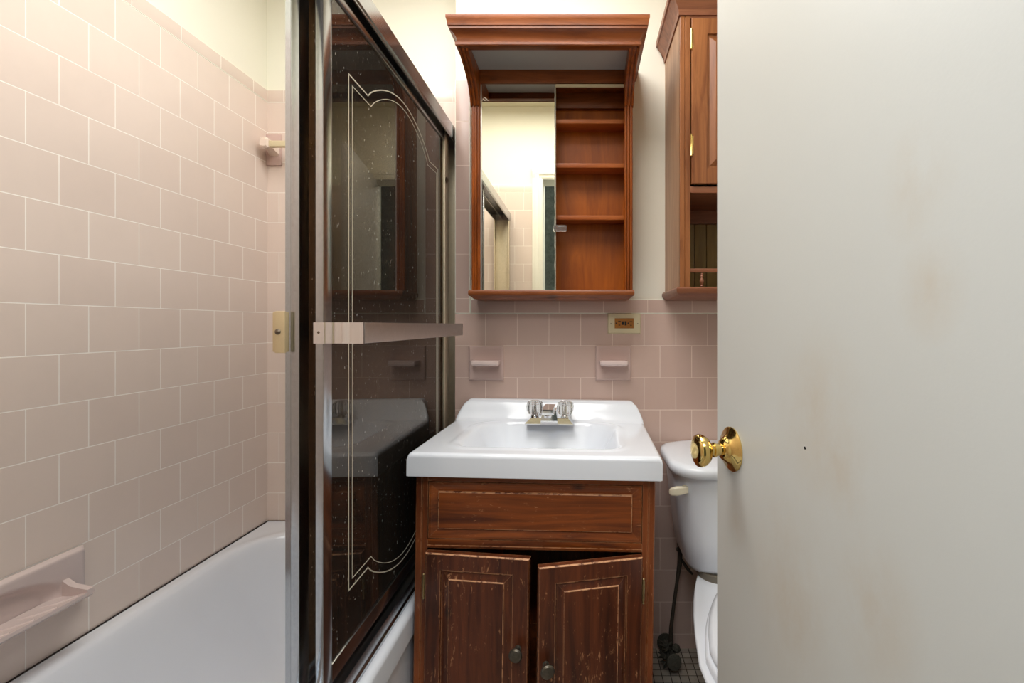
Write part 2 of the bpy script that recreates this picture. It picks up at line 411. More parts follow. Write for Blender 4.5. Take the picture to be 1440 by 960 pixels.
# ------------------------------------------------------------------ shower enclosure
t = thing('shower_track_frame', 'aluminium shower door track and jambs fixed along the bathtub rim', 'shower frame', (-19, 38, RIM))
def along(m, prof, y0, y1): return m.prism(prof, 'y', y0, y1)
y0, y1 = ZN+.02, ZE-.05
m = MB(); along(m, [(-17.3, 26.6), (-17.3, 25.0), (-17.42, 24.9), (-17.42, 24.75), (-17.55, 24.75), (-17.55, 26.3), (-19.2, 26.3), (-19.2, 25.2), (-19.3, 25.2), (-19.3, 26.3),
    (-20.9, 26.3), (-20.9, 24.9), (-21.05, 24.9), (-21.05, 26.6)], y0, y1)
m.build('header_rail', M_alu, t, smooth=20)
m = MB(); along(m, [(-17.45, RIM+.05), (-17.45, RIM+.35), (-17.6, RIM+.5), (-17.6, RIM+1.5), (-17.75, RIM+1.5), (-17.75, RIM+.7), (-19.1, RIM+.7), (-19.1, RIM+1.3), (-19.25, RIM+1.3),
    (-19.25, RIM+.7), (-20.7, RIM+.7), (-20.7, RIM+1.3), (-20.9, RIM+1.3), (-20.9, RIM+.05)], y0, y1)
m.build('bottom_track', M_alu, t, smooth=20)
for ya, yb in ((ZN+.02, ZN+.35), (ZE-.40, ZE-.06)):
    m = MB(); m.box(-21.0, -17.45, ya, yb, RIM+1.5, 24.9, bev=.05)
    for q in (-21.0, -17.65): m.box(q, q+.2, min(ya, yb)-(.7 if ya > 30 else -.2), yb+(.9 if ya < 30 else 0), RIM+1.5, 24.9, bev=.04)
    m.build('wall_jamb', M_far, t)
m = MB()
m.lathe([(.1, 0), (.1, .05), (.05, .08)], (-19.2, ZN+.35, 8), (0, 1, 0), 12); m.build('screw', M_screw, t)

def etched(xp, y0, y1, zt, zb, r):
    """polyline of the etched border on one side of the glass"""
    ym = (y0+y1)/2; st = 3.4; L = []
    L += [(xp, y0, zb), (xp, y0, zt), (xp, y0+st, zt-.1)]
    a0, a1 = y0+st, y1-st; n = 28
    for k in range(1, n): 
        u = k/n; L.append((xp, a0+(a1-a0)*u, zt-.1+math.sin(u*PI)**.8*3.1))
    L += [(xp, a1, zt-.1), (xp, y1, zt), (xp, y1, zb), (xp, a1, zb+.1)]
    for k in range(1, n):
        u = k/n; L.append((xp, a1-(a1-a0)*u, zb+.1-math.sin(u*PI)**.8*3.1))
    L += [(xp, a0, zb+.1), (xp, y0, zb)]
    return L
def ribbon(m, pts, r):
    for a, b in zip(pts, pts[1:]):
        a, b = Vector(a), Vector(b); d = (b-a)
        if d.length < 1e-6: continue
        d.normalize(); n = Vector((1, 0, 0)).cross(d)*r; e = d*r
        q = [a-e+n, b+e+n, b+e-n, a-e-n]
        A = [m.b.verts.new(p+Vector((.012, 0, 0))) for p in q]; B = [m.b.verts.new(p-Vector((.012, 0, 0))) for p in q]
        m._cap(A); m._cap(B[::-1])
        for i in range(4): m._cap([A[i], B[i], B[(i+1) % 4], A[(i+1) % 4]])

def sliding_door(name, label, xi, xo, yn, yf, top, bot, outer):
    fw = 1.9 if outer else 1.1
    t = thing(name, label, 'shower door', ((xi+xo)/2, (yn+yf)/2, bot))
    m = MB(); m.box(xi, xo, yn, yn+1.2, bot, top, bev=.06)
    if not outer:
        m.prism([(xi, yn+.02), (xi-.66, yn+.5), (xi-.66, yn+.8), (xi, yn+.8)], 'z', bot, top)
    m.build('near_stile', M_alu, t)
    m = MB(); m.box(xi, xo, yf-fw, yf, bot, top, bev=.06); m.build('far_stile', M_far, t)
    m = MB(); m.box(xi, xo, yn+1.2, yf-fw, top-1.35, top-.02, bev=.06); m.build('top_rail', M_alu, t)
    m = MB(); m.box(xi, xo, yn+1.2, yf-fw, bot+.02, bot+1.3, bev=.06); m.build('bottom_rail', M_alu, t)
    xm = (xi+xo)/2
    m = MB(); m.box(xm-.1, xm+.1, yn+1.1, yf-fw+.1, bot+1.2, top-1.3)
    m.build('tinted_glass', M_glass, t, smooth=0, label='dark bronze-tinted glass')
    m = MB(); xp = xm+.115
    ribbon(m, etched(xp, 37.9, 61.2, 19.4, -20.5, 0), .05)
    ribbon(m, etched(xp, 38.5, 60.6, 18.75, -19.85, 0), .028)
    m.build('etched_border', M_etch, t, smooth=0, label='thin pale double line with arched top and bottom')
    return t
top, bot = 25.25, -25.6
outer = sliding_door('sliding_shower_door', 'outer bronze glass sliding shower door with a flat towel bar, nearest the sink', -18.5, -17.95, 33.9, 65.6, top, bot, True)
inner = sliding_door('sliding_shower_door', 'inner bronze glass sliding shower door, behind the one with the towel bar', -20.22, -19.6, 33.9, 68.6, top, bot, False)
# towel bar on the outer door
m = MB(); m.box(-15.2, -15.08, 33.9, 61.4, -1.26, .18, bev=.03)
m.box(-15.3, -15.1, 33.9, 61.4, .06, .18); m.box(-15.3, -15.1, 33.9, 61.4, -1.26, -1.14)
bar = m.build('towel_bar', M_alu2, outer, label='flat satin aluminium towel bar')
for yy, dy in ((33.9, -1), (61.4, 1)):
    m = MB(); P = [(-18.55, yy+.08*dy), (-17.9, yy+.08*dy), (-17.7, yy+.04*dy), (-17.4, yy-.08*dy), (-17.0, yy-.14*dy), (-16.6, yy-.12*dy), (-16.3, yy+.0*dy), (-16.1, yy+.1*dy), (-15.9, yy+.13*dy), (-15.1, yy+.13*dy)]
    o_ = [(x, y+dy*.08) for x, y in P]
    m.prism(P+o_[::-1] if dy > 0 else P+o_[::-1], 'z', -1.27, .19)
    br = m.build('bracket', M_chrome, bar, smooth=60)
m = MB()
for x in (-18.2, -15.42): m.lathe([(.0, .09), (.09, .07), (.13, 0), (.1, -.1)], (x, 33.8, -.5), (0, -1, 0), 14)
m.build('screw', M_screw, bar)
m = MB(); m.lathe([(.35, 0), (.42, .1), (.3, .2), (.16, .12), (.0, .1)], (-17.95, 64.3, 19.0), (1, 0, 0), 20); m.build('guide_roller_cap', M_screw, outer)
# plastic pull on the inner door
m = MB(); m.box(-21.2, -20.3, 33.45, 33.95, -1.85, .9, bev=.1); m.box(-20.95, -20.25, 33.3, 33.5, -1.9, .95, bev=.06)
pl = m.build('pull_plate', plain('yellowed_plastic', srgb(214, 190, 148), .35, var=.1, scale=60), inner, label='yellowed plastic plate')
m = MB(); m.lathe([(.0, .14), (.1, .12), (.2, .03), (.2, 0)], (-20.72, 33.3, -.45), (0, -1, 0), 14); m.build('screw', M_screw, pl)

# ------------------------------------------------------------------ ceramic fittings
def wall_holder(px0, px1, sx0, sx1, label):
    f = lambda p: (p-820)/10.52
    x0, x1 = f(px0), f(px1)
    t = thing('ceramic_wall_holder', label, 'wall holder', ((x0+x1)/2, ZB-.3, -7.3), group=None)
    y = ZB-.3
    m = MB(); m.rings(x0, x1, -7.35, -2.75, [(0, y-.22), (.12, y-.32), (.3, y-.32), (.42, y-.26)], y+.0)
    m.build('plate', M_ceram, t)
    g = lambda p: (p-820)/10.95
    a, b = g(sx0), g(sx1)
    m = MB()
    m.loft([rrect((a+b)/2, y-.6, (b-a)/2-.35, .55, .3, -5.45), rrect((a+b)/2, y-1.1, (b-a)/2-.08, 1.05, .3, -5.25), rrect((a+b)/2, y-1.15, (b-a)/2, 1.15, .3, -5.05),
            rrect((a+b)/2, y-1.15, (b-a)/2, 1.15, .3, -4.72), rrect((a+b)/2, y-1.15, (b-a)/2-.08, 1.05, .3, -4.62), rrect((a+b)/2, y-1.15, (b-a)/2-.3, .85, .3, -4.7)])
    m.build('ledge', plain('pale_pink_ledge', srgb(226, 204, 198), .15, var=.03), t)
wall_holder(660, 708.5, 660, 700, 'pink ceramic wall soap ledge left of the faucet, beside the shower door')
wall_holder(837.5, 887, 844, 884, 'pink ceramic wall soap ledge right of the faucet, below the outlet')

# recessed ceramic tub dish on the left wall
xw = XL+.32
t = thing('tub_soap_dish', 'large ribbed pink ceramic soap dish on the left wall above the bathtub', 'soap dish', (xw, 36, -22.5))
Y0, Y1, H0, H1 = 25.5, 43.9, -24.5, -19.6
m = MB()
n = 40; cy, ch = (Y0+Y1)/2-.2, -22.7
xsY = lin(Y0, Y1, 60); xsH = lin(H0, H1, 30)
def dish(y, h):
    d = math.hypot((y-cy)/7.3, (h-ch)/2.35)
    e = min(y-Y0, Y1-y, h-H0, H1-h)
    x = .55-max(0, .3-e)**2*5
    if h > ch-2:
        tt = min(max((1-d)/.16, 0), 1); x -= .5*(tt*tt*(3-2*tt))
    return (xw+x, y, h)
G = [[m.b.verts.new(dish(y, h)) for h in xsH] for y in xsY]
for i in range(60):
    for j in range(30): m._cap([G[i][j], G[i+1][j], G[i+1][j+1], G[i][j+1]])
m.build('back_plate', M_ceram2, t, smooth=70)
m = MB()
prof = [(xw+.1, -24.0), (xw+1.2, -23.8), (xw+2.5, -23.2), (xw+2.75, -22.95), (xw+2.7, -22.7), (xw+2.45, -22.75), (xw+1.3, -23.05), (xw+.1, -23.0)]
m.prism(prof, 'y', Y0+.6, Y1-2.0)
for yy in (Y0+.5, Y1-2.1):
    m.prism([(xw+.1, -24.0), (xw+2.5, -23.25), (xw+2.8, -22.95), (xw+2.7, -22.5), (xw+1.2, -22.2), (xw+.5, -21.7), (xw+.1, -21.7)], 'y', yy-.1, yy+.45)
k = 0
for yy in lin(Y0+1.8, Y1-3.4, 8):
    m.tube([(xw+.6, yy-.5, -23.06), (xw+1.4, yy, -23.06), (xw+2.45, yy+.7, -22.78)], [.1, .17, .1], 10)
m.build('ribbed_ledge', M_ceram2, t, smooth=50)

# ceramic towel rail in the alcove corner
t = thing('ceramic_towel_rail', 'pink ceramic towel post with ivory rail high in the tiled alcove corner', 'towel rail', (-44, ZE, 24))
yy = ZE
m = MB(); m.box(-45.0, -42.7, yy-.35, yy, 22.6, 27.0, bev=.12)
m.build('mounting_plate', M_ceram, t)
m = MB(); loops = []
for k, (dy, r, dx, dz) in enumerate(((.2, 1.0, 0, 0), (.7, .75, 0, .1), (1.5, .6, .1, .2), (2.3, .62, .2, .1), (2.9, .7, .25, 0), (3.2, .5, .25, 0))):
    loops.append([(-43.7+dx+px*r*.85, yy-dy, 24.9+dz+pz*r) for px, pz in ((1, -1), (1, .7), (.6, 1), (-.6, 1), (-1, .6), (-1, -.9), (-.6, -1.1), (.5, -1.2))])
m.loft(loops); m.build('post', M_post, t, smooth=40)
m = MB(); m.box(-44.1, -24, yy-2.75, yy-2.05, 24.4, 25.2, bev=.08); rail = m.build('rail', M_ivory, t, label='square ivory rail')
m = MB(); loops = [[(q[0]+19.5, q[1], q[2]) for q in lp] for lp in loops]
m.loft(loops); m.build('post', M_post, t, smooth=40)
m = MB(); m.box(-25.4, -23.1, yy-.35, yy, 22.6, 27.0, bev=.12); m.build('mounting_plate', M_ceram, t)

# ------------------------------------------------------------------ outlet
f = lambda p: (p-820)/10.52
yw = ZB-.3
t = thing('electrical_outlet', 'cream outlet plate with brown receptacle between the cabinets and the sink', 'outlet', (f(877), yw, -.4))
m = MB(); m.rings(f(854.5), f(900.5), (457-468.7)/10.52, (457-440.8)/10.52, [(0, yw-.12), (.1, yw-.22)], yw+.02); m.build('cover_plate', M_ivory, t)
m = MB(); m.rings(f(864.3), f(891), (457-461.5)/10.52, (457-447.5)/10.52, [(0, yw-.26), (.04, yw-.30)], yw-.1); rc = m.build('receptacle', M_brown, t, label='brown receptacle')
m = MB()
for px, py, w, h in ((870.8, 451.8, 3.6, 1.1), (870.8, 457, 2.6, 1.1), (887, 452.2, 3.8, 1.1), (887, 457.2, 2.4, 1.1), (875.8, 454.2, 3, 5), (879.5, 454.5, 2.6, 6)):
    m.box(f(px-w/2), f(px+w/2), yw-.33, yw-.29, (457-py-h/2)/10.52, (457-py+h/2)/10.52)
for px in (866.3, 883): m.lathe([(.09, 0), (.09, .04)], (f(px), yw-.29, .26), (0, -1, 0), 10)
m.build('slots', M_black, rc)
for px in (859, 896.5):
    m = MB(); m.lathe([(.07, 0), (.05, .03)], (f(px), yw-.22, .2), (0, -1, 0), 10); m.build('screw', M_screw, t)

# ------------------------------------------------------------------ medicine cabinet
MX0, MX1, MY = -13.97, 6.2, 61.4
t = thing('medicine_cabinet', 'reddish pine medicine cabinet with mirror, open shelves and crown canopy above the sink', 'medicine cabinet', (-3.9, ZB, 3.2))
m = MB()
for x0, x1 in ((MX0+.05, MX0+.6), (MX1-.6, MX1-.05)): m.box(x0, x1, MY+.2, ZB-.02, 3.9, 34.2)
m.box(MX0+.6, MX1-.6, MY+.3, ZB-.5, 30.6, 31.1); m.box(MX0+.6, MX1-.6, MY+.3, ZB-.3, 3.95, 4.4)
m.build('case', W_mz, t)
m = MB(); m.box(MX0+.5, MX1-.5, ZB-.45, ZB-.02, 4.3, 34); m.build('back_panel', W_in, t, label='amber plywood back')
m = MB(); m.box(MX0+.6, MX1-.6, ZB-1.2, ZB-.45, 28.6, 30.6, bev=.05); m.build('hanging_rail', W_mx, t)
for x0, x1 in ((MX0, MX0+1.1), (MX1-1.05, MX1)):
    m = MB(); w = x1-x0
    pr = [(x0, MY+.3), (x0, MY+.05), (x0+.12, MY-.06), (x0+.27*w, MY-.06), (x0+.31*w, MY+.06), (x0+.36*w, MY-.06), (x0+.6*w, MY-.06), (x0+.65*w, MY+.06), (x0+.7*w, MY-.06), (x1-.1, MY-.06), (x1, MY+.05), (x1, MY+.3)]
    m.prism(pr, 'z', 4.3, 30.3); m.build('fluted_stile', W_mz, t)
m = MB(); m.box(MX0+.5, MX1-.5, MY-.02, MY+.5, 30.3, 32.0, bev=.06); m.build('top_rail', W_mx, t)
m = MB(); m.box(MX0+10.5, MX1-1.05, MY+.1, MY+.35, 29.85, 30.2); m.build('mirror_track', M_ivory, t, label='cream mirror slide track')
for a, b in ((MX0-.08, MX0+1.0), (MX1-1.0, MX1+.08)):
    m = MB()
    cv = [(61.7, 32.04), (55.2, 32.04), (55.2, 31.35), (55.5, 31.1), (56.3, 30.85), (57.4, 30.55), (58.5, 30.2), (59.5, 29.75), (60.3, 29.1), (60.9, 28.3), (61.3, 27.5), (61.7, 27.4)]
    w = b-a
    m.prism(cv, 'x', a+.18, b-.18)
    cv2 = [(y+.14 if y < 61.5 else y, h+.1 if h < 33 else h) for y, h in cv]
    for q0, q1 in ((a, a+.24), (a+w*.5-.13, a+w*.5+.13), (b-.24, b)):
        cv3 = [(y-.12 if 55.4 < y < 61.6 else y, h-.12 if h < 33 else h) for y, h in cv]
        m.prism([(max(y, 55.2), h) for y, h in cv3], 'x', q0, q1)
    m.build('corbel', W_mz, t)
m = MB()
m.crown(MX0, MX1, 54.9, ZB-.02, [(0, 32.05), (0, 31.3), (.05, 31.15), (.22, 31.15), (.3, 31.25), (.3, 31.5), (.22, 31.6), (.12, 31.65), (.14, 31.9), (.24, 32.15), (.42, 32.4), (.66, 32.6), (.86, 32.7), (.86, 32.95), (.98, 33.0), (1.0, 33.35), (1.08, 33.6), (1.13, 33.75), (1.13, 34.07)])
# hollow it from below: the visible soffit is a board recessed inside
crown = m.build('crown_moulding', W_mx, t, smooth=25)
m = MB(); m.box(MX0+.9, MX1-.9, 55.6, MY+.1, 31.95, 32.04); m.build('light_panel', M_diff, t, label='dull grey frosted light panel, unlit')
m = MB(); m.box(MX0+.3, MX1-.3, 54.92, 55.7, 31.17, 32.06, bev=.05); m.build('canopy_lip', W_mx, t)
for h0 in (25.75, 20.1, 13.45):
    m = MB(); m.box(MX0+.6, MX1-.6, MY+1.25, ZB-.45, h0, h0+.55, bev=.05); m.build('shelf', W_sh, t)
m = MB(); m.box(MX0+1.02, -3.5, MY+.2, MY+.32, 4.42, 30.25); mir = m.build('mirror_panel', M_mirror, t, smooth=0, label='sliding mirror panel')
m = MB(); random.seed(5)
z = 4.42
pts = []
while z < 30.2:
    pts.append((-3.52+random.uniform(-.03, .05), z)); z += .5
m.prism([(-3.42, 4.42), (-3.42, 30.2)]+[(x-.08, z) for x, z in pts[::-1]], 'y', MY+.17, MY+.34)
m.build('chipped_edge', plain('desilvered_mirror_edge', srgb(205, 200, 180), .4, var=.4, scale=300), mir)
m = MB(); m.box(MX0+1.0, MX0+1.25, MY+.17, MY+.34, 4.42, 30.2); m.build('edge_channel', M_alu2, mir)
m = MB(); m.box(-3.75, -2.05, MY-.25, MY+.18, 11.75, 12.5, bev=.12); m.build('finger_pull', M_acryl, mir, label='clear plastic finger pull')
m = MB(); m.crown(MX0+.55, MX1-.6, 60.9, ZB-.02, [(-.05, 3.2), (.1, 3.22), (.38, 3.5), (.6, 3.62), (.7, 3.8), (.7, 4.15), (.6, 4.32)])
m.build('bottom_ledge', W_mx, t)

# ------------------------------------------------------------------ wall cabinet (right, mostly behind the door)
CX0, CX1, CY = 11.0, 26.4, 55.7
t = thing('wall_cabinet', 'brown pine wall cabinet with crown and spindle gallery, half hidden by the white door', 'wall cabinet', (18.5, ZB, 3.3))
for xa in (CX0, CX1-.7):
    m = MB(); m.box(xa, xa+.7, CY+.5, ZB-.02, 4.3, 35.6); m.build('side_panel', W_ws, t)
for ha in (15.1, 34.95):
    m = MB(); m.box(CX0+.7, CX1-.7, CY+.6, ZB-.3, ha, ha+.65); m.build('inner_shelf', W_wx, t)
m = MB()
pr = [(CX0, CY+.6), (CX0, CY+.1), (CX0+.1, CY), (CX0+.5, CY), (CX0+.55, CY+.08), (CX0+.62, CY), (CX0+1.15, CY), (CX0+1.15, CY+.6)]
m.prism(pr, 'z', 4.3, 35.6); m.build('stile', W_wz, t)
m = MB(); m.prism([(2*18.7-x, y) for x, y in pr], 'z', 4.3, 35.6); m.build('stile', W_wz, t)
m = MB(); m.box(CX0+1.15, CX1-1.15, CY, CY+.6, 34.75, 35.6); m.build('rail', W_wx, t)
m = MB(); m.box(CX0+1.15, CX1-1.15, CY-.05, CY+.6, 15.0, 15.75, bev=.08); m.build('rail', W_wx, t)
m = MB()
bx = CX0+.7
while bx < CX1-.8:
    m.box(bx, min(bx+1.55, CX1-.7), ZB-.4, ZB-.05, 4.4, 34.9, bev=.1); bx += 1.6
m.build('beadboard_back', M_bead, t, label='olive beadboard back')
m = MB(); m.box(CX0+.7, CX1-.7, ZB-1.1, ZB-.4, 13.4, 15.1); m.build('hanging_rail', W_wx, t)
m = MB(); m.rings(12.25, 25.2, 15.95, 34.6, [(0, CY-.35), (.06, CY-.42), (1.75, CY-.42), (1.8, CY-.2), (2.05, CY-.2), (2.7, CY-.5)], CY-.02)
dr = m.build('cabinet_door', W_wz, t, smooth=15)
for h in (31.4, 19.4):
    m = MB(); m.box(12.15, 12.42, CY-.47, CY-.35, h-.15, h+1.9, bev=.03); m.lathe([(.1, -.35), (.14, -.3), (.1, -.2), (.1, 2), (.14, 2.05), (.08, 2.15)], (12.2, CY-.4, h), (0, 0, 1), 10)
    m.build('hinge', M_brass, dr)
m = MB(); m.crown(CX0, CX1, CY, ZB-.02, [(0, 35.1), (.15, 35.1), (.2, 35.4), (.2, 35.7), (.35, 36.0), (.7, 36.6), (1.0, 36.95), (1.0, 37.1), (1.2, 37.2), (1.25, 37.8), (1.2, 37.9)])
m.build('crown_moulding', W_wx, t, smooth=25)
m = MB(); m.crown(CX0+.2, CX1-.2, CY+.35, ZB-.02, [(0, 3.25), (.2, 3.3), (.5, 3.6), (.62, 3.85), (.62, 4.15), (.5, 4.32)]); m.build('bottom_ledge', W_wx, t)
m = MB(); m.box(CX0+1.1, CX1-1.1, CY+.1, CY+.5, 6.0, 6.45, bev=.1); m.build('gallery_rail', W_wx, t)
for k in range(6):
    m = MB(); m.lathe([(.1, 0), (.2, .1), (.12, .25), (.26, .55), (.26, .75), (.12, 1.05), (.2, 1.2), (.14, 1.35), (.18, 1.45), (.1, 1.62)], (13.55+k*2.1, CY+.3, 4.35), (0, 0, 1), 16)
    m.build('spindle', W_wx, t)

# ------------------------------------------------------------------ vanity (leans a little, like the photo)
VPOS = (-4.72, 65.35, FL+.17); VROT = (0, math.radians(.8), math.radians(-1.0))
t = thing('vanity_cabinet', 'worn dark pine sink vanity with two panelled doors under the white sink', 'vanity', VPOS, VROT, local=True)
W2, D = 11.6, 17.9; TOP = 28.25
m = MB()
m.box(-W2+.05, -W2+.7, -D+.4, -.1, 0, TOP); m.box(W2-.7, W2-.05, -D+.4, -.1, 0, TOP)
m.box(-W2+.7, W2-.7, -D+2.5, -.1, 3.0, 3.6); m.box(-W2+.7, W2-.7, -D+2.4, -D+3, 0, 3.0); m.box(-W2+.7, W2-.7, -.6, -.1, 3, TOP)
m.build('case', W_vz, t)
for sg in (-1, 1):
    m = MB(); m.prism([(sg*(W2), -D+.7), (sg*W2, -D+.08), (sg*(W2-.1), -D), (sg*(W2-.55), -D), (sg*(W2-.62), -D+.07), (sg*(W2-.7), -D), (sg*(W2-1.2), -D), (sg*(W2-1.2), -D+.7)], 'z', 0, TOP)
    m.build('stile', W_vz, t)
m = MB(); m.box(-W2+1.2, W2-1.2, -D+.03, -D+.7, 27.75, TOP); m.build('rail', W_vx, t)
m = MB(); m.box(-W2+1.2, W2-1.2, -D+.05, -D+.7, 21.45, 22.15, bev=.06); m.box(-W2+1.2, W2-1.2, -D-.02, -D+.7, 21.3, 21.55, bev=.05)
m.build('rail', W_vx, t)
m = MB(); m.box(-W2+1.2, W2-1.2, -D+.03, -D+.7, 3, 4.2)
m.build('rail', W_vx, t)
m = MB(); m.rings(-W2+1.25, W2-1.25, 22.2, 27.7, [(0, -D+.05), (.05, -D-.0), (.28, -D-.0), (.93, -D+.22), (.97, -D+.0), (1.03, -D-.03)], -D+.65, worn=[(k, i) for k in (4, 5) for i in range(4)])
m.build('drawer_front', [W_vx, W_edge], t, smooth=12)
def cab_door(name, w, hinge_x, ang, left):
    """built with its hinge edge at local x=0; left door extends +x, right door extends -x"""
    x0, x1 = (0, w) if left else (-w, 0)
    z0, z1 = 3.9, 21.15
    m = MB(); m.rings(x0, x1, z0, z1, [(0, -.62), (.1, -.74), (1.55, -.74), (1.6, -.5), (1.75, -.5), (2.35, -.72), (2.4, -.78), (2.46, -.78)], 0, worn=[(1, 2), (3, 2), (4, 2), (6, 2), (7, 2), (7, 1)])
    d = m.build(name, [W_vd, W_edge], t, org=(0, 0, 0), at=(hinge_x, -D-.02, 0), smooth=12)
    d.rotation_euler = (0, 0, ang)
    kx = x1-.95 if left else x0+.75; kz = 12.8 if left else 12.4
    m = MB(); m.lathe([(.3, 0), (.32, .08), (.2, .14), (.19, .5), (.45, .75), (.62, .95), (.64, 1.1), (.52, 1.25), (.25, 1.32), (0, 1.33)], (kx, -.74, kz), (0, -1, 0), 24)
    m.build('knob', M_pewter, d)
    hx = .02 if left else -.02
    for hz in (17.0, 5.5):
        m = MB(); m.lathe([(.05, -.3), (.13, -.2), (.08, -.1), (.11, 0), (.11, 1.9), (.08, 2.0), (.13, 2.1), (.05, 2.2)], (hx-(.12 if left else -.12), -.72, hz), (0, 0, 1), 12)
        m.box(min(hx, hx-(.25 if left else -.25)), max(hx, hx-(.25 if left else -.25)), -.74, -.3, hz+.05, hz+1.85)
        m.build('hinge', M_hinge, d)
    return d
cab_door('cabinet_door', 10.15, -W2+1.3, math.radians(-5.0), True)
cab_door('cabinet_door', 9.95, W2-1.35, math.radians(14.5), False)
o = t.children[-1]

# sink top
SW, SD = 12.12, 19.0
sk = thing('bathroom_sink', 'white one-piece porcelain sink top with rolled edge and backsplash on the vanity', 'sink', (VPOS[0], VPOS[1], VPOS[2]), VROT, local=True)
DK = 30.75
def sinkf(x, y):
    # y from -SD (front) to 0 (wall)
    d1 = sdf(x, y, 0, -9.6, 8.3, 6.6, 4.2)
    d2 = sdf(x, y, 0, -11.5, 8.3, 4.7, 1.6)
    d = min(d1, d2)
    tt = min(max(-d/4.2, 0), 1); tt = min(tt*tt/(tt+.05)*1.05, 1)
    h = DK-5.2*(1-(1-tt)**1.8)
    h += .10*max(0, 1-abs(d-.55)/.6)                       # soft raised lip round the bowl
    if d > .2: h -= .10*min(1, (d-.2)/1.5)*0
    b = min(max((y+3.0)/2.2, 0), 1); rise = 2.45*(b*b*(3-2*b))
    if y > -2.9: h += rise
    if y > -.45: h = DK+2.45-.0*(y+.45)
    e = SW-abs(x)
    r = .45
    drop = 0
    if e < r: drop += r-math.sqrt(max(0, r*r-(r-e)**2))
    ef = y+SD
    if ef < r: drop += r-math.sqrt(max(0, r*r-(r-ef)**2))
    h -= min(drop, .6)
    if y > -1.2 and e < .9: h -= .55*(.9-math.sqrt(max(0, .81-(.9-e)**2)))
    k = 1-.085*(rise/2.45)**1.5
    yy = y
    # gently bowed front edge
    if y < -SD/2: yy = y-.12*(1-(x/SW)**2)*(-y-SD/2)/(SD/2)
    return (x*k, yy, h)
ex = [SW-.45*(1-math.sin(k*PI/14)) for k in range(8)]
xs = [-q for q in ex[::-1]]+lin(-SW+.55, SW-.55, 96)+ex
ys = [-SD+.45*(1-math.cos(k*PI/14)) for k in range(8)]+lin(-SD+.55, -.46, 84)+lin(-.4, 0, 3)
m = MB(); m.field(xs, ys, sinkf, DK-2.2)
# lower lip returning inward so the rim has an underside
m.box(-SW+.06, SW-.06, -SD+.06, -SD+.9, DK-2.3, DK-1.9, bev=.12); m.box(-SW+.06, -SW+.8, -SD+.3, 0, DK-2.3, DK-1.9, bev=.1); m.box(SW-.8, SW-.06, -SD+.3, 0, DK-2.3, DK-1.9, bev=.1)
m.build('sink_top', M_porc, sk, smooth=50)
m = MB(); m.lathe([(.95, 0), (.9, .12), (.6, .14), (.4, .0)], (0, -10.5, DK-5.22), (0, 0, 1), 24); m.build('drain', M_chrome, sk)

# faucet, standing on the sink deck
fc = thing('faucet', 'chrome centreset faucet with two clear faceted knobs on the sink', 'faucet', (VPOS[0], VPOS[1], VPOS[2]), VROT, local=True)
fx, fy = .2, -3.9
m = MB()
lp = []
for z, a, b in ((0, 2.95, 1.1), (.12, 2.98, 1.12), (.75, 2.35, .75), (.8, 2.2, .68)):
    lp.append([(fx-a, fy-b, DK+z), (fx+a, fy-b, DK+z), (fx+a, fy+b, DK+z), (fx-a, fy+b, DK+z)])
m.loft(lp); m.build('base_plate', M_chrome, fc, smooth=20)
m = MB()
def sec(y, zc, a, b): return [(fx-a, y, zc-b), (fx+a, y, zc-b), (fx+a*.86, y, zc+b), (fx-a*.86, y, zc+b)]
m.loft([[(fx-1.05, fy+.9, DK+.05), (fx+1.05, fy+.9, DK+.05), (fx+1.05, fy-1.35, DK+.05), (fx-1.05, fy-1.35, DK+.05)], [(fx-1.0, fy+.8, DK+.9), (fx+1.0, fy+.8, DK+.9), (fx+1.0, fy-1.3, DK+.8), (fx-1.0, fy-1.3, DK+.8)], [(fx-.8, fy+.6, DK+1.9), (fx+.8, fy+.6, DK+1.9), (fx+.8, fy-1.2, DK+1.8), (fx-.8, fy-1.2, DK+1.8)]])
m.loft([sec(fy+.65, DK+1.95, .74, .35), sec(fy-.6, DK+2.0, .76, .36), sec(fy-2.4, DK+2.05, .76, .34), sec(fy-3.6, DK+2.0, .74, .32), sec(fy-3.75, DK+1.95, .68, .25)])
m.lathe([(.42, 0), (.45, .3), (.4, .55)], (fx, fy-3.2, DK+1.3), (0, 0, 1), 18)
sp = m.build('spout', M_chrome, fc, smooth=25)
for sx in (-1.9, 1.9):
    m = MB(); m.lathe([(.55, .78), (.5, 1.0), (.3, 1.1)], (fx+sx, fy, DK), (0, 0, 1), 20)
    hd = m.build('knob_base', M_chrome, fc)
    m = MB(); m.lathe([(.45, 1.08), (.8, 1.2), (1.0, 1.6), (1.06, 2.1), (.96, 2.6), (.65, 2.8), (.2, 2.72), (.18, 2.4)], (fx+sx, fy, DK), (0, 0, 1), 10)
    m.build('clear_knob', M_acryl, hd, smooth=5, label='clear faceted acrylic knob')
    m = MB(); m.lathe([(.22, 1.1), (.26, 1.5), (.18, 2.2), (.3, 2.3), (.05, 2.36)], (fx+sx, fy, DK), (0, 0, 1), 12)
    m.build('knob_core', M_chrome, hd)

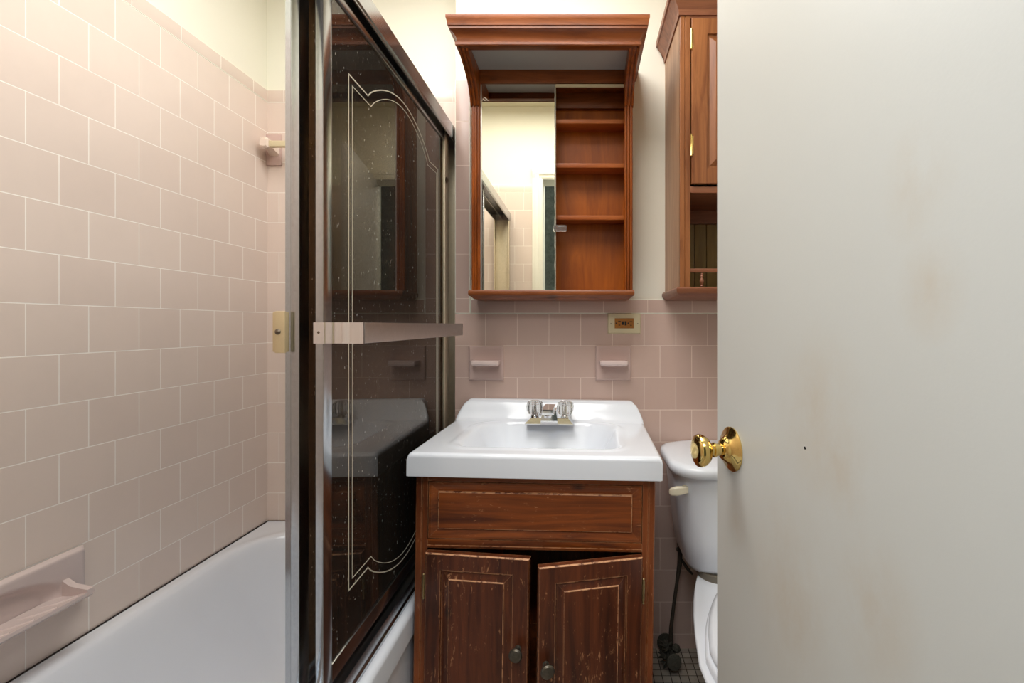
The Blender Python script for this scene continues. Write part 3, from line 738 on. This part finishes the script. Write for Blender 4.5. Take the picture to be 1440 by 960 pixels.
# ------------------------------------------------------------------ toilet
TX = 17.6
t = thing('toilet', 'white two-piece toilet between the vanity and the open door', 'toilet', (TX, 56, FL))
def tk(hx, y0, r, h, cx=TX): return rrect(cx, (y0+65.4)/2, hx, (65.4-y0)/2, r, h, 10)
m = MB(); m.loft([tk(4.8, 56, 3, -28.0), tk(5.5, 54.4, 3.2, -27.8), tk(5.9, 53.8, 3.4, -27.0), tk(6.4, 53.6, 3.8, -24), tk(6.9, 53.3, 4.0, -20), tk(7.3, 53.1, 4.1, -17.0), tk(7.2, 53.2, 4.1, -16.6)])
m.build('tank', M_porc, t, smooth=60)
m = MB(); m.loft([tk(7.3, 53.0, 3.4, -16.7), tk(7.7, 52.5, 3.6, -16.55), tk(7.85, 52.3, 3.7, -16.2), tk(7.85, 52.3, 3.7, -15.75), tk(7.7, 52.5, 3.6, -15.45), tk(7.3, 53.0, 4.2, -15.32), tk(5.0, 56, 3, -15.28)])
m.build('tank_lid', M_porc, t, smooth=60)
m = MB(); m.loft([rrect(TX, 57.5, 4.6, 4.0, 2.5, -28.35), rrect(TX, 57.5, 4.6, 4.0, 2.5, -27.6)]); m.build('tank_gasket', M_gasket, t, label='grey rubber gasket')
def bowl(sc, h, cy=46, back=60.5, front=27.5, hw=7.9):
    pts = []
    n = 48
    for k in range(n):
        a = 2*PI*k/n
        c, s_ = math.cos(a), math.sin(a)
        if s_ >= 0:   # rear: squarer, narrower
            x = hw*sc*math.copysign(abs(c)**.75, c)*(1-.34*s_**.8); y = 41+(back-41)*s_**.75
        else:
            x = hw*sc*c; y = 41+(41-front)*s_*sc
        pts.append((TX+x, y, h))
    return pts
m = MB(); m.loft([bowl(.55, FL, back=58, front=36), bowl(.56, FL+1.5, back=58, front=36), bowl(.5, FL+5, back=57.5, front=37), bowl(.62, FL+9, back=58.5, front=34), bowl(.85, FL+12.5, back=60, front=31.5), bowl(.98, FL+14.3), bowl(1, FL+14.7), bowl(.98, FL+14.9)])
m.build('bowl', M_porc, t, smooth=60)
m = MB(); m.loft([bowl(.9, FL+14.92, back=52, front=30.8), bowl(.93, FL+15.0, back=52.3, front=30.6), bowl(.93, FL+15.5, back=52.3, front=30.6), bowl(.9, FL+15.65, back=52, front=30.8)]); m.build('seat', M_porc, t, smooth=60)
m = MB(); m.loft([bowl(.86, FL+15.7, back=52, front=31), bowl(.89, FL+15.8, back=52.2, front=30.9), bowl(.89, FL+16.2, back=52.2, front=30.9), bowl(.84, FL+16.5, back=51.6, front=31.3), bowl(.5, FL+16.7, back=49, front=36)]); m.build('seat_lid', M_porc, t, smooth=60)
m = MB(); m.lathe([(.35, 0), (.35, .5)], (11.5, 55.0, -18.1), (-.5, -1, 0), 14)
m.loft([rrect(0, 0, .35, .2, .1, 0), rrect(0, 0, .42, .28, .15, .5), rrect(0, 0, .5, .3, .2, 1.2), rrect(0, 0, .38, .25, .15, 1.9), rrect(0, 0, .15, .12, .05, 2.1)])
# orient the paddle: built upright, laid along -x
vs = list(m.b.verts)[28:]
for v in vs:
    x, y, z = v.co; v.co = Vector((11.6-z*1.0, 54.3+y, -18.2-.12*z+x))
m.build('flush_lever', M_cream, t, smooth=50, label='cream flush lever')

# water supply: stop valve on the wall foot with hose
t = thing('shutoff_valve', 'corroded water shutoff valve and hose on the floor behind the vanity', 'valve', (10.6, 62, FL))
m = MB()
P = [(12.6, 63.5, -28.2), (12.45, 63.4, -31), (12.1, 63.2, -33), (11.6, 62.9, -36), (11.2, 62.5, -38.5), (11.1, 62.3, -40.3)]
m.tube(P, [.32, .3, .22, .22, .24, .3], 12); m.build('supply_hose', M_hose, t, label='dark grimy supply hose')
m = MB(); m.lathe([(.5, 0), (.55, .3), (.35, .5), (.45, .8), (.45, 1.4), (.2, 1.5)], (12.6, 63.5, -29.2), (0, 0, 1), 8); m.build('coupling_nut', M_rust, t)
m = MB(); m.tube([(12.7, 63.2, -30.2), (13.2, 62.6, -30.9), (13.9, 62.2, -31.6)], [.15, .22, .12], 8); m.build('refill_lever', M_rust, t)
m = MB(); random.seed(11)
for k in range(9):
    a = random.uniform(0, 6.28); q = random.uniform(0, .9)
    m.lathe([(0, -.5), (.5, -.3), (.6, .1), (.3, .5), (0, .55)], (10.9+math.cos(a)*q, 61.9+math.sin(a)*q, FL+.9+random.uniform(0, 1.4)), (random.random(), random.random(), 1), 9)
m.lathe([(.4, 0), (.4, 3.5)], (10.9, 62, FL+1.2), (0, 1, 0), 12)
m.lathe([(1.1, 3.1), (1.0, 3.4), (.4, 3.5)], (10.9, 62, FL+1.2), (0, 1, 0), 20)
for k in range(60):
    a = random.uniform(0, 6.28); q = random.uniform(.3, 1.25); z = FL+random.uniform(.3, 3.2)
    m.tube([(10.7+math.cos(a)*q*.6, 61.8+math.sin(a)*q*.6, z), (10.7+math.cos(a)*q*1.1, 61.8+math.sin(a)*q, z+random.uniform(-.4, .5))], [.16, .05], 5)
m.build('valve_body', M_rust, t, label='crusted corroded valve body')
m = MB(); m.lathe([(.6, 0), (.9, .1), (.95, .4), (.6, .55), (.2, .6)], (11.2, 60.9, FL+1.5), (.15, -1, .35), 12); m.build('valve_handle', M_rust, t)

# ------------------------------------------------------------------ open white door
HX, HY, TH = 12.8, 6.6, math.radians(11)
L = 24.0
# door local: x along leaf from hinge (0) to free edge (L); y = thickness to the right
d = MB(); d.box(0, L, -1.35, 0, FL+.5, DH-.2, bev=.06)
ang = PI/2+TH
door = d.build('door_1', M_door, None, org=(0, 0, FL))
door.location = (HX*I, HY*I, 0); door.rotation_euler = (0, 0, ang)
struct(door, 'white painted flush door standing open at the right, with brass knob')
ORG[door.name] = (0, 0, FL)
kx, kh = L-1.85, -7.15
m = MB(); m.lathe([(1.27, 0), (1.27, .06), (1.15, .16), (.85, .24), (.7, .45), (.55, .62), (.5, .66)], (kx, 0, kh), (0, 1, 0), 40)
rs = m.build('door_rosette', M_brass, door, smooth=45, label='round brass rosette')
m = MB(); m.lathe([(.34, .6), (.36, 1.0), (.42, 1.04), (.42, 1.14), (.34, 1.2), (.36, 1.32), (.7, 1.5), (.88, 1.75), (.93, 1.95), (.88, 2.12), (.72, 2.22), (.4, 2.27), (.1, 2.24), (0, 2.24)], (kx, 0, kh), (0, 1, 0), 40)
m.build('door_knob', M_brass, rs, smooth=45, label='polished brass door knob')
m = MB(); m.lathe([(1.27, 0), (1.27, .06), (.85, .24), (.5, .66), (.34, .6), (.36, 1.3), (.88, 1.75), (.93, 1.95), (.72, 2.22), (0, 2.15)], (kx, -1.35, kh), (0, -1, 0), 32)
m.build('door_knob', M_brass, door, smooth=45)
m = MB(); m.lathe([(.06, .0), (.07, .012), (0, .014)], (15.46, 0, -5.45), (0, 1, 0), 8); m.build('nail_hole', M_black, door)
m = MB(); m.box(L-.02, L+.03, -1.2, -.2, kh-1.1, kh+1.1, bev=.02); m.build('latch_plate', M_brass, door)

# ------------------------------------------------------------------ ceiling lamp (above the frame)
t = thing('ceiling_lamp', 'flat square ceiling light panel above the bathroom, out of the picture', 'lamp', (-12, 35, CEIL-1.2))
s = N('lamp_diffuser'); M_lamp = s.fin(s.n('Emission', Color=(1, .95, .88, 1), Strength=2).outputs[0])
m = MB(); m.box(-29.5, 5.5, 17.5, 52.5, CEIL-1.0, CEIL-.6); m.build('diffuser_panel', M_lamp, t)
for q in ((-30.5, -29.5, 16.5, 53.5), (5.5, 6.5, 16.5, 53.5), (-29.5, 5.5, 16.5, 17.5), (-29.5, 5.5, 52.5, 53.5)):
    m = MB(); m.box(*q, CEIL-1.1, CEIL-.01, bev=.1); m.build('frame_bar', M_white, t)
def area(name, loc, rot, sx, sy, power, color):
    l = bpy.data.lights.new(name, 'AREA'); l.shape = 'RECTANGLE'; l.size = sx; l.size_y = sy; l.energy = power; l.color = color
    o = bpy.data.objects.new(name, l); col.objects.link(o); o.location = (loc[0]*I, loc[1]*I, (loc[2]+C)*I); o.rotation_euler = rot
    return o
area('lamp_light', (-12, 35, CEIL-1.15), (0, 0, 0), .9, .9, 20.5, (1, .985, .95))
area('hall_ceiling_light', (6, -16, 50), (math.radians(38), 0, 0), 1.2, .6, 36, (.92, .96, 1))  # added fill from the hall, no real fixture; softens the vanity front

w = bpy.data.worlds.new('world'); bpy.context.scene.world = w; w.use_nodes = True
w.node_tree.nodes['Background'].inputs[0].default_value = (.80, .88, 1, 1); w.node_tree.nodes['Background'].inputs[1].default_value = .35

# ------------------------------------------------------------------ camera
cd = bpy.data.cameras.new('camera'); cam = bpy.data.objects.new('camera', cd); col.objects.link(cam)
cam.location = (0, 0, C*I); cam.rotation_euler = (PI/2, 0, 0)
cd.sensor_width = 36; cd.lens = 36*690/1440; cd.shift_x = (720-820)/1440; cd.shift_y = -(480-457)/1440
cd.clip_start = .01; cd.clip_end = 50
sc = bpy.context.scene; sc.camera = cam
sc.view_settings.view_transform = 'Standard'; sc.view_settings.look = 'None'; sc.view_settings.gamma = 1
sc.view_settings.exposure = 0; sc.view_settings.use_curve_mapping = False
sc.cycles.max_bounces = 12; sc.cycles.transparent_max_bounces = 16; sc.cycles.glossy_bounces = 6; sc.cycles.diffuse_bounces = 5
sc.cycles.sample_clamp_indirect = 6; sc.cycles.caustics_reflective = False; sc.cycles.caustics_refractive = False
sc.cycles.use_denoising = True
